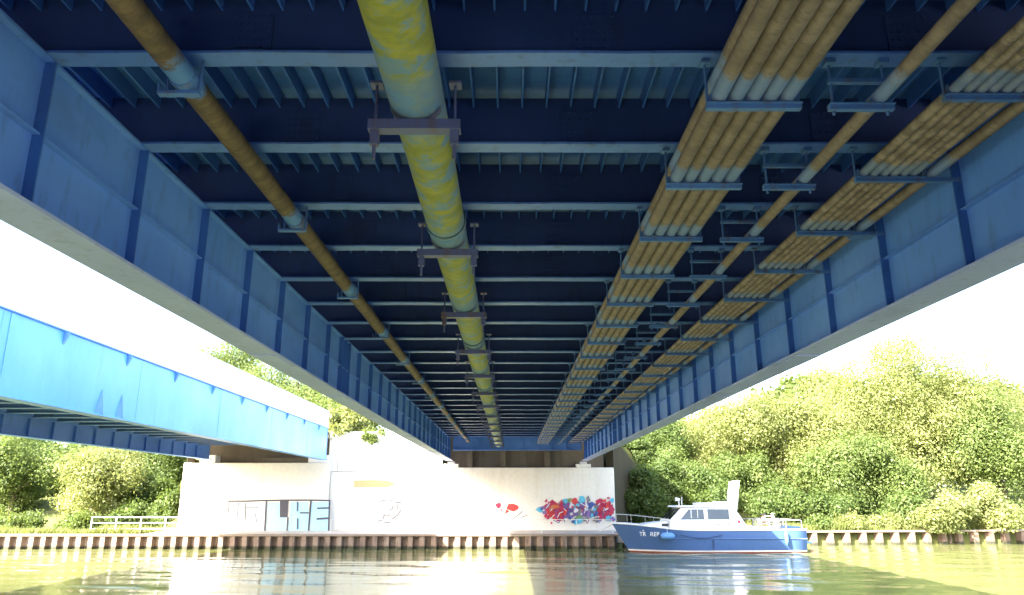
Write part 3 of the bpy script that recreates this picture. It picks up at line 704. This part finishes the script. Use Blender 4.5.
# aft deck: pushpit rail, cockpit box, bicycle-like red frame clutter
rs = B(); zz_ = 1.50
rs.tube([(6.6, -1.18, 1.1), (6.6, -1.18, zz_), (8.95, -1.1, zz_), (8.95, 1.1, zz_), (6.6, 1.18, zz_), (6.6, 1.18, 1.1)], .014, 6)
for x_ in (7.4, 8.2, 8.95):
    for s_ in (-1.13, 1.13): rs.tube([(x_, s_, 1.08), (x_, s_, zz_)], .012, 6)
rs.obj('stern_rail', 'steel', bt_, smooth=True)
bevel(B().box(6.45, 6.95, -.9, .9, 1.06, 1.22).obj('cockpit_seat', 'gel', bt_), .03)
bevel(B().box(8.25, 8.95, -1.0, 1.0, 1.06, 1.20).obj('stern_locker', 'hulldark', bt_), .03)
def bike(loc, col, label):
    k_ = thing('bicycle', label, 'bicycle', loc, 'bicycles on the boat', rz=.03)
    for cx_ in (0, .86):
        ring = [(cx_ + .27 * math.cos(a), 0, .27 + .27 * math.sin(a)) for a in np.linspace(0, 2 * math.pi, 19)]
        wl = B().tube(ring, .018, 6, cap=False).obj('wheel', 'black', k_)
        sp_ = B()
        for a in np.linspace(0, math.pi, 6, endpoint=False): sp_.tube([(cx_ + .26 * math.cos(a), 0, .27 + .26 * math.sin(a)), (cx_ - .26 * math.cos(a), 0, .27 - .26 * math.sin(a))], .004, 4)
        sp_.obj('spokes', 'steel', wl)
    f_ = B(); P = dict(r=(0, 0, .27), f=(.86, 0, .27), s=(.27, 0, .62), b=(.38, 0, .24), h=(.74, 0, .60))
    for a, b_ in ('rs', 'rb', 'sb', 'sh', 'bh', 'hf'): f_.tube([P[a], P[b_]], .018, 6)
    f_.obj('frame', col, k_)
    B().tube([(.27, 0, .62), (.25, 0, .68)], .014, 6).box(.14, .36, -.06, .06, .681, .72).obj('saddle', 'black', k_)
    B().tube([(.74, 0, .60), (.72, 0, .72), (.72, -.22, .73)], .012, 6).tube([(.72, 0, .72), (.72, .22, .73)], .012, 6).obj('handlebar', 'steel', k_)
wm_ = lambda x_, y_, z_: (bt_.location.x + x_, bt_.location.y + y_ + .03 * x_, z_ + bt_.location.z)
bike(wm_(7.0, -.75, 1.06), 'redcloth', 'red framed bicycle standing on the aft deck of the boat, outer side')
bike(wm_(7.2, -.35, 1.06), 'steel', 'grey framed bicycle standing on the aft deck of the boat, inner side')
# fenders, rope, platform, lettering
def fender(x_, z_, horiz):
    pr = [(-.34, .03), (-.30, .10), (-.2, .15), (0, .165), (.2, .15), (.30, .10), (.34, .03)]
    b_ = B(); y_ = -(hbeam(x_ / BL) + .10)
    b_.tube([(x_ + a if horiz else x_, y_, z_ + (0 if horiz else a * .9)) for a, _ in pr], [r_ if horiz else r_ * .55 for _, r_ in pr], 14)
    o = b_.obj('fender', 'fender', bt_, smooth=True)
    B().tube([(x_, y_, z_ + .1), (x_, y_ + .1, sheer(x_ / BL))], .01, 5).obj('fender_line', 'gel', o)
fender(2.42, .80, True); fender(8.05, .72, False)
rp = B(); rp.tube([(3.0 + 2.0 * t, -(hbeam((3 + 2 * t) / BL) + .03), .86 - .16 * math.sin(math.pi * t)) for t in np.linspace(0, 1, 12)], .02, 6); rp.obj('rope', 'hulldark', bt_)
B().box(4.55, 4.59, -(hbeam(.5) + .012), -(hbeam(.5) - .03), .15, .62).obj('fuel_stain_strip', 'hulldark', hull)
bevel(B().box(9.08, 9.5, -.9, .9, .42, .50).obj('swim_platform', 'fender', bt_), .02)
def text(body, size, loc, rot, mat, parent, name):
    cu = bpy.data.curves.new(name, 'FONT'); cu.body = body; cu.size = size; cu.extrude = .001; cu.align_x = 'CENTER'
    tmp = bpy.data.objects.new(name, cu); C.objects.link(tmp)
    me = bpy.data.meshes.new_from_object(tmp.evaluated_get(bpy.context.evaluated_depsgraph_get()))
    bpy.data.objects.remove(tmp); me.materials.clear(); me.materials.append(M[mat])
    return add(name, me, parent, loc, rot)
def hull_face(x_, z_):
    t = x_ / BL; k_ = .94 + .06 * z_ / sheer(t); return -(hbeam(t) * k_)
for s_, x_ in (('TR', 1.33), ('REP', 1.86)):
    e = hbeam((x_ + .2) / BL) - hbeam((x_ - .2) / BL)
    text(s_, .27, (x_, hull_face(x_, .82) - .05, .78), (R(80), 0, -math.atan2(e, .4) * .93), 'gel', hull, 'lettering')
mk = B()
for k_ in range(9):
    if k_ != 6: mk.box(4.66 + k_ * .092, 4.66 + k_ * .092 + (.03, .055, .04, .06, .05)[k_ % 5], -ysd(1.29, .008), -ysd(1.29, -.02), 1.24, (1.35, 1.32, 1.36)[k_ % 3])
tag(mk.obj('faded_lettering', 'ggrey', house), kind='stuff')
em = B(); em.tube([(5.88, -ysd(1.5, .02), 1.50), (5.88, -ysd(1.5, -.01), 1.50)], .13, 16); em.obj('emblem', 'gfaint', house)
em = B(); em.tube([(5.96, -ysd(1.42, .026), 1.43), (5.96, -ysd(1.42, 0), 1.43)], .07, 14); em.obj('emblem', 'gcrim', house)
# mooring rope
mr = B().tube([(bt_.location.x + .15, 37.9, 1.3), (bt_.location.x - .35, 38.9, .95), (bt_.location.x - .5, 39.5, .8)], .018, 6)
tag(mr.obj('mooring_rope', 'steel'), 'thin mooring rope from the boat bow to the quay edge', 'rope')

# ================================================================= VEGETATION
def leaves(name, P, N, S, tint, mat, parent, loc=(0, 0, 0), aspect=.62):
    n = len(P); N = N / np.linalg.norm(N, axis=1)[:, None]
    rnd = rng.normal(size=(n, 3)); A = np.cross(N, rnd); A /= np.linalg.norm(A, axis=1)[:, None]; Bv = np.cross(N, A)
    A *= S[:, None] * .5; Bv *= S[:, None] * .5 * aspect; bend = N * S[:, None] * .12
    V = np.stack([P - A, P - Bv + bend, P + A * 1.1, P + Bv + bend], 1).reshape(-1, 3)
    me = bpy.data.meshes.new(name); me.vertices.add(4 * n); me.vertices.foreach_set('co', V.ravel())
    me.loops.add(4 * n); me.loops.foreach_set('vertex_index', np.arange(4 * n, dtype=np.int32))
    me.polygons.add(n); me.polygons.foreach_set('loop_start', np.arange(0, 4 * n, 4, dtype=np.int32))
    at_ = me.attributes.new('tint', 'FLOAT', 'POINT'); at_.data.foreach_set('value', np.repeat(tint, 4).astype(np.float32))
    me.materials.append(M[mat]); me.update(); me.validate()
    return add(name, me, parent, loc)
def crown_points(center, rad, nl, nleaf, clump=.33, sz=(.18, .34)):
    """lobed crown: big lobes on an ellipsoid, each covered with small leaf clumps"""
    c = np.array(center); rad = np.array(rad); P = []; N = []; T = []
    lobes = []
    for i in range(nl):
        d = rng.normal(size=3); d[2] = d[2] * .9 + .1; d /= np.linalg.norm(d)
        k = rng.uniform(.35, .80); lobes.append((c + d * rad * k, rng.uniform(.30, .48) * rad.min()))
    lobes.append((c, .55 * rad.min())); lobes.append((c - np.array([0, 0, rad[2] * .55]), .6 * rad.min()))
    per = nleaf // len(lobes)
    for lc, lr in lobes:
        nc = max(8, int(per / 26)); d = rng.normal(size=(nc, 3)); d /= np.linalg.norm(d, axis=1)[:, None]
        cc = lc + d * lr * rng.uniform(.55, 1.05, (nc, 1)) * np.array([1, 1, .85]); tt = rng.uniform(0, 1, nc)
        q = rng.integers(0, nc, per); off_ = rng.normal(size=(per, 3)) * clump * rng.uniform(.5, 1.2, (per, 1))
        P.append(cc[q] + off_); N.append(d[q] * .9 + rng.normal(size=(per, 3)) * .5 + np.array([0, 0, .35])); T.append(np.clip(tt[q] * .85 + rng.uniform(0, .2, per), 0, 1))
    P = np.concatenate(P); return P, np.concatenate(N), rng.uniform(sz[0], sz[1], len(P)), np.concatenate(T), lobes
def tree(name, label, base, top, rx, ry, mat, nl=14, nleaf=57120, group='trees on the far bank', low=.2, cat='tree', trunk=.22, clump=.36, sz=(.09, .20)):
    base = Vector(base); h = top - base.z
    t = thing(name, label, cat, base, group)
    cz = h * (low + (1 - low) / 2); rz_ = h * (1 - low) / 2
    P, N, S, T, lobes = crown_points((0, 0, cz), (rx, ry, rz_), nl, nleaf, clump, sz)
    k = P[:, 2] > .05; leaves('crown', P[k], N[k], S[k], T[k], mat, t)
    b = B(); pts = [(0, 0, -.5), (.1, .05, h * .15), (-.08, .1, h * .4), (.1, -.05, h * .7)]
    b.tube(pts, [trunk * 1.3, trunk, trunk * .7, trunk * .3], 8)
    for lc, lr in lobes[:9]:
        z0 = min(max(.12 * h, lc[2] * .5), h * .55); m_ = (lc * .5) + np.array([0, 0, z0 * .55])
        b.tube([(0, 0, z0), tuple(m_), tuple(lc)], [trunk * .5, trunk * .32, trunk * .1], 6)
    b.obj('trunk', 'bark', t, smooth=True); return t
def gz(x_, y_): return ground_z(x_, y_)
def tpx(name, label, u, vtop, Y, wpx_, mat, depth=.8, **k):
    p = at(u, vtop, Y); rx = wpx_ / 2 * Y / 745
    return tree(name, label, (p.x, Y, gz(p.x, Y) - .1), p.z, rx, rx * depth, mat, **k)
G = 'trees on the far bank'
tpx('broadleaf_tree', 'tallest pale lime tree with broad sunlit crown behind the moored boat', 885, 318, 54, 225, 'leaf_lime', nl=24, nleaf=104720, low=0.0, clump=.42)
tpx('broadleaf_tree', 'rounded pale tree between the tallest lime tree and the girder end', 775, 366, 53, 180, 'leaf_lime', nl=18, nleaf=76160, low=0.0)
tpx('broadleaf_tree', 'yellow green tree rising over the shaded bushes near the wing wall', 690, 402, 58, 150, 'leaf_lime', nl=15, nleaf=57120, low=0.0)
tpx('broadleaf_tree', 'mid green tree at the far end of the overgrown bank, away from the bridge', 985, 385, 52, 120, 'leaf_green', nl=14, nleaf=57120, low=0.0)
tpx('broadleaf_tree', 'green tree standing behind the tallest lime tree, only its edges showing', 960, 372, 66, 170, 'leaf_green', nl=14, nleaf=33320, low=0.0)
tpx('broadleaf_tree', 'low spreading green tree overhanging the bank right behind the boat mast', 850, 430, 48.5, 150, 'leaf_green', nl=15, nleaf=57120, low=0.0)
tpx('broadleaf_tree', 'drooping green tree overgrowing the end of the wing wall', 655, 418, 55, 90, 'leaf_deep', nl=10, nleaf=21420, low=0.0)
tpx('broadleaf_tree', 'bushy pale tree beyond the frame-side end of the overgrown bank', 1060, 360, 55, 150, 'leaf_lime', nl=14, nleaf=33320, low=0.0)
for i_, (u, vt, wd) in enumerate(((640, 430, 110), (720, 395, 130), (800, 365, 150), (905, 372, 160), (1010, 380, 160), (1120, 370, 180), (-90, 440, 150), (10, 432, 130), (90, 436, 130), (160, 440, 110))):
    tpx('background_tree', 'green tree in the belt behind the bank trees past the boat' if u > 400 else 'green tree in the belt beyond the solid-sided bridge and railing', u, vt, 78 + 3 * (i_ % 3), wd, 'leaf_green', nl=12, nleaf=21420, low=0.0, group='background tree belt', clump=.6, sz=(.35, .7))
Sg = 'shrubs on the far bank'
for u, vt, Y, wd, mt, lab in ((655, 458, 49, 90, 'leaf_deep', 'dark shaded shrub against the wing wall behind the boat bow'),
                             (705, 465, 46.5, 85, 'leaf_deep', 'dark shaded shrub behind the boat wheelhouse'),
                             (625, 440, 51, 60, 'leaf_deep', 'ivy-dark shrub rising behind the top of the wing wall'),
                             (672, 440, 51.5, 90, 'leaf_green', 'tall green shrub behind the shaded shrubs by the boat bow'),
                             (740, 452, 49.5, 90, 'leaf_green', 'tall green shrub between the boat mast and the rounded pale tree'),
                             (640, 480, 46.2, 55, 'leaf_deep', 'small dark shrub beside the foot of the wing wall'),
                             (778, 488, 45.0, 75, 'leaf_deep', 'green shrub behind the boat aft deck'),
                             (835, 490, 46.0, 70, 'leaf_deep', 'green shrub in shade-dark leaves under the overhanging tree past the boat stern'),  # leaf colour carries the shade beneath the bank trees
                             (905, 488, 45.2, 85, 'leaf_deep', 'broad green shrub in the middle of the overgrown bank'),
                             (985, 486, 44.5, 110, 'leaf_pale', 'pale sunlit bramble shrub spilling over the overgrown bank'),
                             (945, 500, 43.2, 70, 'leaf_pale', 'low pale shrub just above the wide-panned sheet piles')):
    tpx('shrub', lab, u, vt, Y, wd, mt, nl=8, nleaf=16660, low=.0, cat='shrub', group=Sg, trunk=.06, clump=.25, sz=(.09, .2))
for i_, u in enumerate((815, 850, 888, 925, 962, 1000, 1035)):
    x_ = (u - VPX) / 775 * 41.5; Y = quay_y(x_) + 1.5
    tpx('edge_shrub', ('low green', 'low lime', 'low pale')[i_ % 3] + ' bramble growing along the edge of the wide-panned sheet piles', u, (516, 512, 515, 510, 513, 508, 508)[i_], Y, 46, ('leaf_green', 'leaf_lime', 'leaf_pale')[i_ % 3], nl=7, nleaf=4000, low=0, cat='shrub', group='brambles on the quay edge', trunk=.04, clump=.18, sz=(.08, .17))
tpx('shrub', 'ivy-dark shrub leaning against the outer face of the wing wall', 640, 452, 45.6, 46, 'leaf_deep', nl=9, nleaf=7000, low=0, cat='shrub', group=Sg, trunk=.05, clump=.22, sz=(.09, .2))
# left group
tpx('broadleaf_tree', 'pale flowering tree under the far girder of the solid-sided bridge', 25, 425, 49, 120, 'leaf_green', nl=14, nleaf=35700, low=0.0)
tpx('broadleaf_tree', 'leaning pale green tree with low sunlit boughs above the railing start', 105, 438, 47.5, 105, 'leaf_pale', nl=13, nleaf=30939, low=0.0)
tpx('broadleaf_tree', 'dark green tree filling the shade beside the lettered abutment', 165, 430, 53, 110, 'leaf_deep', nl=12, nleaf=28560, low=0.0)
tpx('broadleaf_tree', 'deep green tree at the outer end of the bank beyond the solid-sided bridge', -20, 420, 55, 140, 'leaf_green', nl=12, nleaf=28560, low=0.0)
tpx('broadleaf_tree', 'deep green background tree between the two pale trees by the railing', 70, 428, 57, 130, 'leaf_deep', nl=12, nleaf=28560, low=0.0)
for u, vt, Y, wd, mt, lab in ((20, 512, 43.5, 70, 'leaf_green', 'low green shrub on the quay under the pale flowering tree'),
                             (75, 514, 42.8, 60, 'leaf_green', 'low pale shrub on the quay beside the railing end'),
                             (176, 482, 45.0, 34, 'leaf_deep', 'narrow dark shrub at the corner of the lettered abutment'), (150, 478, 50, 70, 'leaf_deep', 'broad dark shrub between the dark tree and the railing'),
                             (172, 470, 48.5, 60, 'leaf_deep', 'dark shrub hiding the wing wall of the lettered abutment'),
                             (135, 502, 45.5, 80, 'leaf_deep', 'dark shrub behind the white tubular railing')):
    tpx('shrub', lab, u, vt, Y, wd, mt, nl=7, nleaf=7140, low=0, cat='shrub', group=Sg, trunk=.05, clump=.22, sz=(.09, .2))
# behind the abutment, seen between the two bridges
for u, vt, Y, wd, lab in ((225, 318, 60, 130, 'green tree on the embankment seen over the white parapet, farther from the retaining wall'), (300, 352, 56, 130, 'olive green tree on the embankment seen over the white parapet near its end'), (350, 390, 51, 80, 'small olive tree on the embankment just behind the hanging bush')):
    tpx('broadleaf_tree', lab, u, vt, Y, wd, 'leaf_green', nl=16, clump=.5, nleaf=3*21420, low=0.0, group='trees on the embankment')
hb0 = thing('hanging_bush', 'sunlit leafy bush hanging over the top of the retaining wall between bridges', 'bush', (at(360, 425, WALL + .4).x, WALL + .5, ROAD), Sg)
P, N, S, T, lb_ = crown_points((-.8, .1, .75), (1.9, .8, 1.2), 14, 9000, .16, (.10, .22)); leaves('foliage', P, N, S, T, 'leaf_pale', hb0)
P, N, S, T, lb_ = crown_points((.85, -.35, -.25), (.8, .35, .5), 6, 1800, .14, (.10, .2)); leaves('foliage', P, N, S, T, 'leaf_green', hb0)
B().tube([(0, .3, -.3), (.1, .2, .2), (.3, 0, .5)], [.06, .05, .02], 6).tube([(0, .3, -.2), (.5, -.1, .1), (.9, -.4, -.2)], [.05, .03, .01], 6).obj('stem', 'bark', hb0)
# grass and weeds on the bank edge
def grass(name, label, n, xr_, yf, hmin, hmax, mat='grassblade'):
    xg = rng.uniform(*xr_, n); yg = np.array([yf(a) for a in xg]) + np.abs(rng.normal(0, 1.5, n)); zg = np.array([ground_z(a, b_) for a, b_ in zip(xg, yg)])
    patch = .45 + .55 * (np.sin(xg * 1.3) * np.sin(xg * .47 + 2) * .5 + .5)
    hgt = rng.uniform(hmin, hmax, n) * patch; wd = rng.uniform(.02, .05, n); an = rng.uniform(0, 6.28, n); ln = rng.normal(0, .35, (n, 2)) * hgt[:, None]
    bx, by = np.cos(an) * wd, np.sin(an) * wd
    V = np.stack([np.stack([xg - bx, yg - by, zg - .03], 1), np.stack([xg + bx, yg + by, zg - .03], 1), np.stack([xg + ln[:, 0], yg + ln[:, 1], zg + hgt], 1)], 1).reshape(-1, 3)
    me = bpy.data.meshes.new(name); me.vertices.add(3 * n); me.vertices.foreach_set('co', V.ravel()); me.loops.add(3 * n); me.loops.foreach_set('vertex_index', np.arange(3 * n, dtype=np.int32))
    me.polygons.add(n); me.polygons.foreach_set('loop_start', np.arange(0, 3 * n, 3, dtype=np.int32))
    at_ = me.attributes.new('tint', 'FLOAT', 'POINT'); at_.data.foreach_set('value', np.repeat(rng.uniform(0, 1, n), 3).astype(np.float32))
    me.materials.append(M[mat]); me.update(); me.validate()
    tag(add(name, me), label, 'grass', kind='stuff')
grass('grass', 'pale dry grass and weeds along the top of the right bank', 26000, (6.6, 40), lambda a: quay_y(a) + .5, .2, .75)
grass('grass', 'pale grass and weeds along the quay below the left trees', 14000, (-40, -19.3), lambda a: QUAY + .5, .15, .6)
grass('grass', 'thin tufts of weed at the foot of the retaining wall', 900, (-11, -5.2), lambda a: WALL - .12, .05, .25)
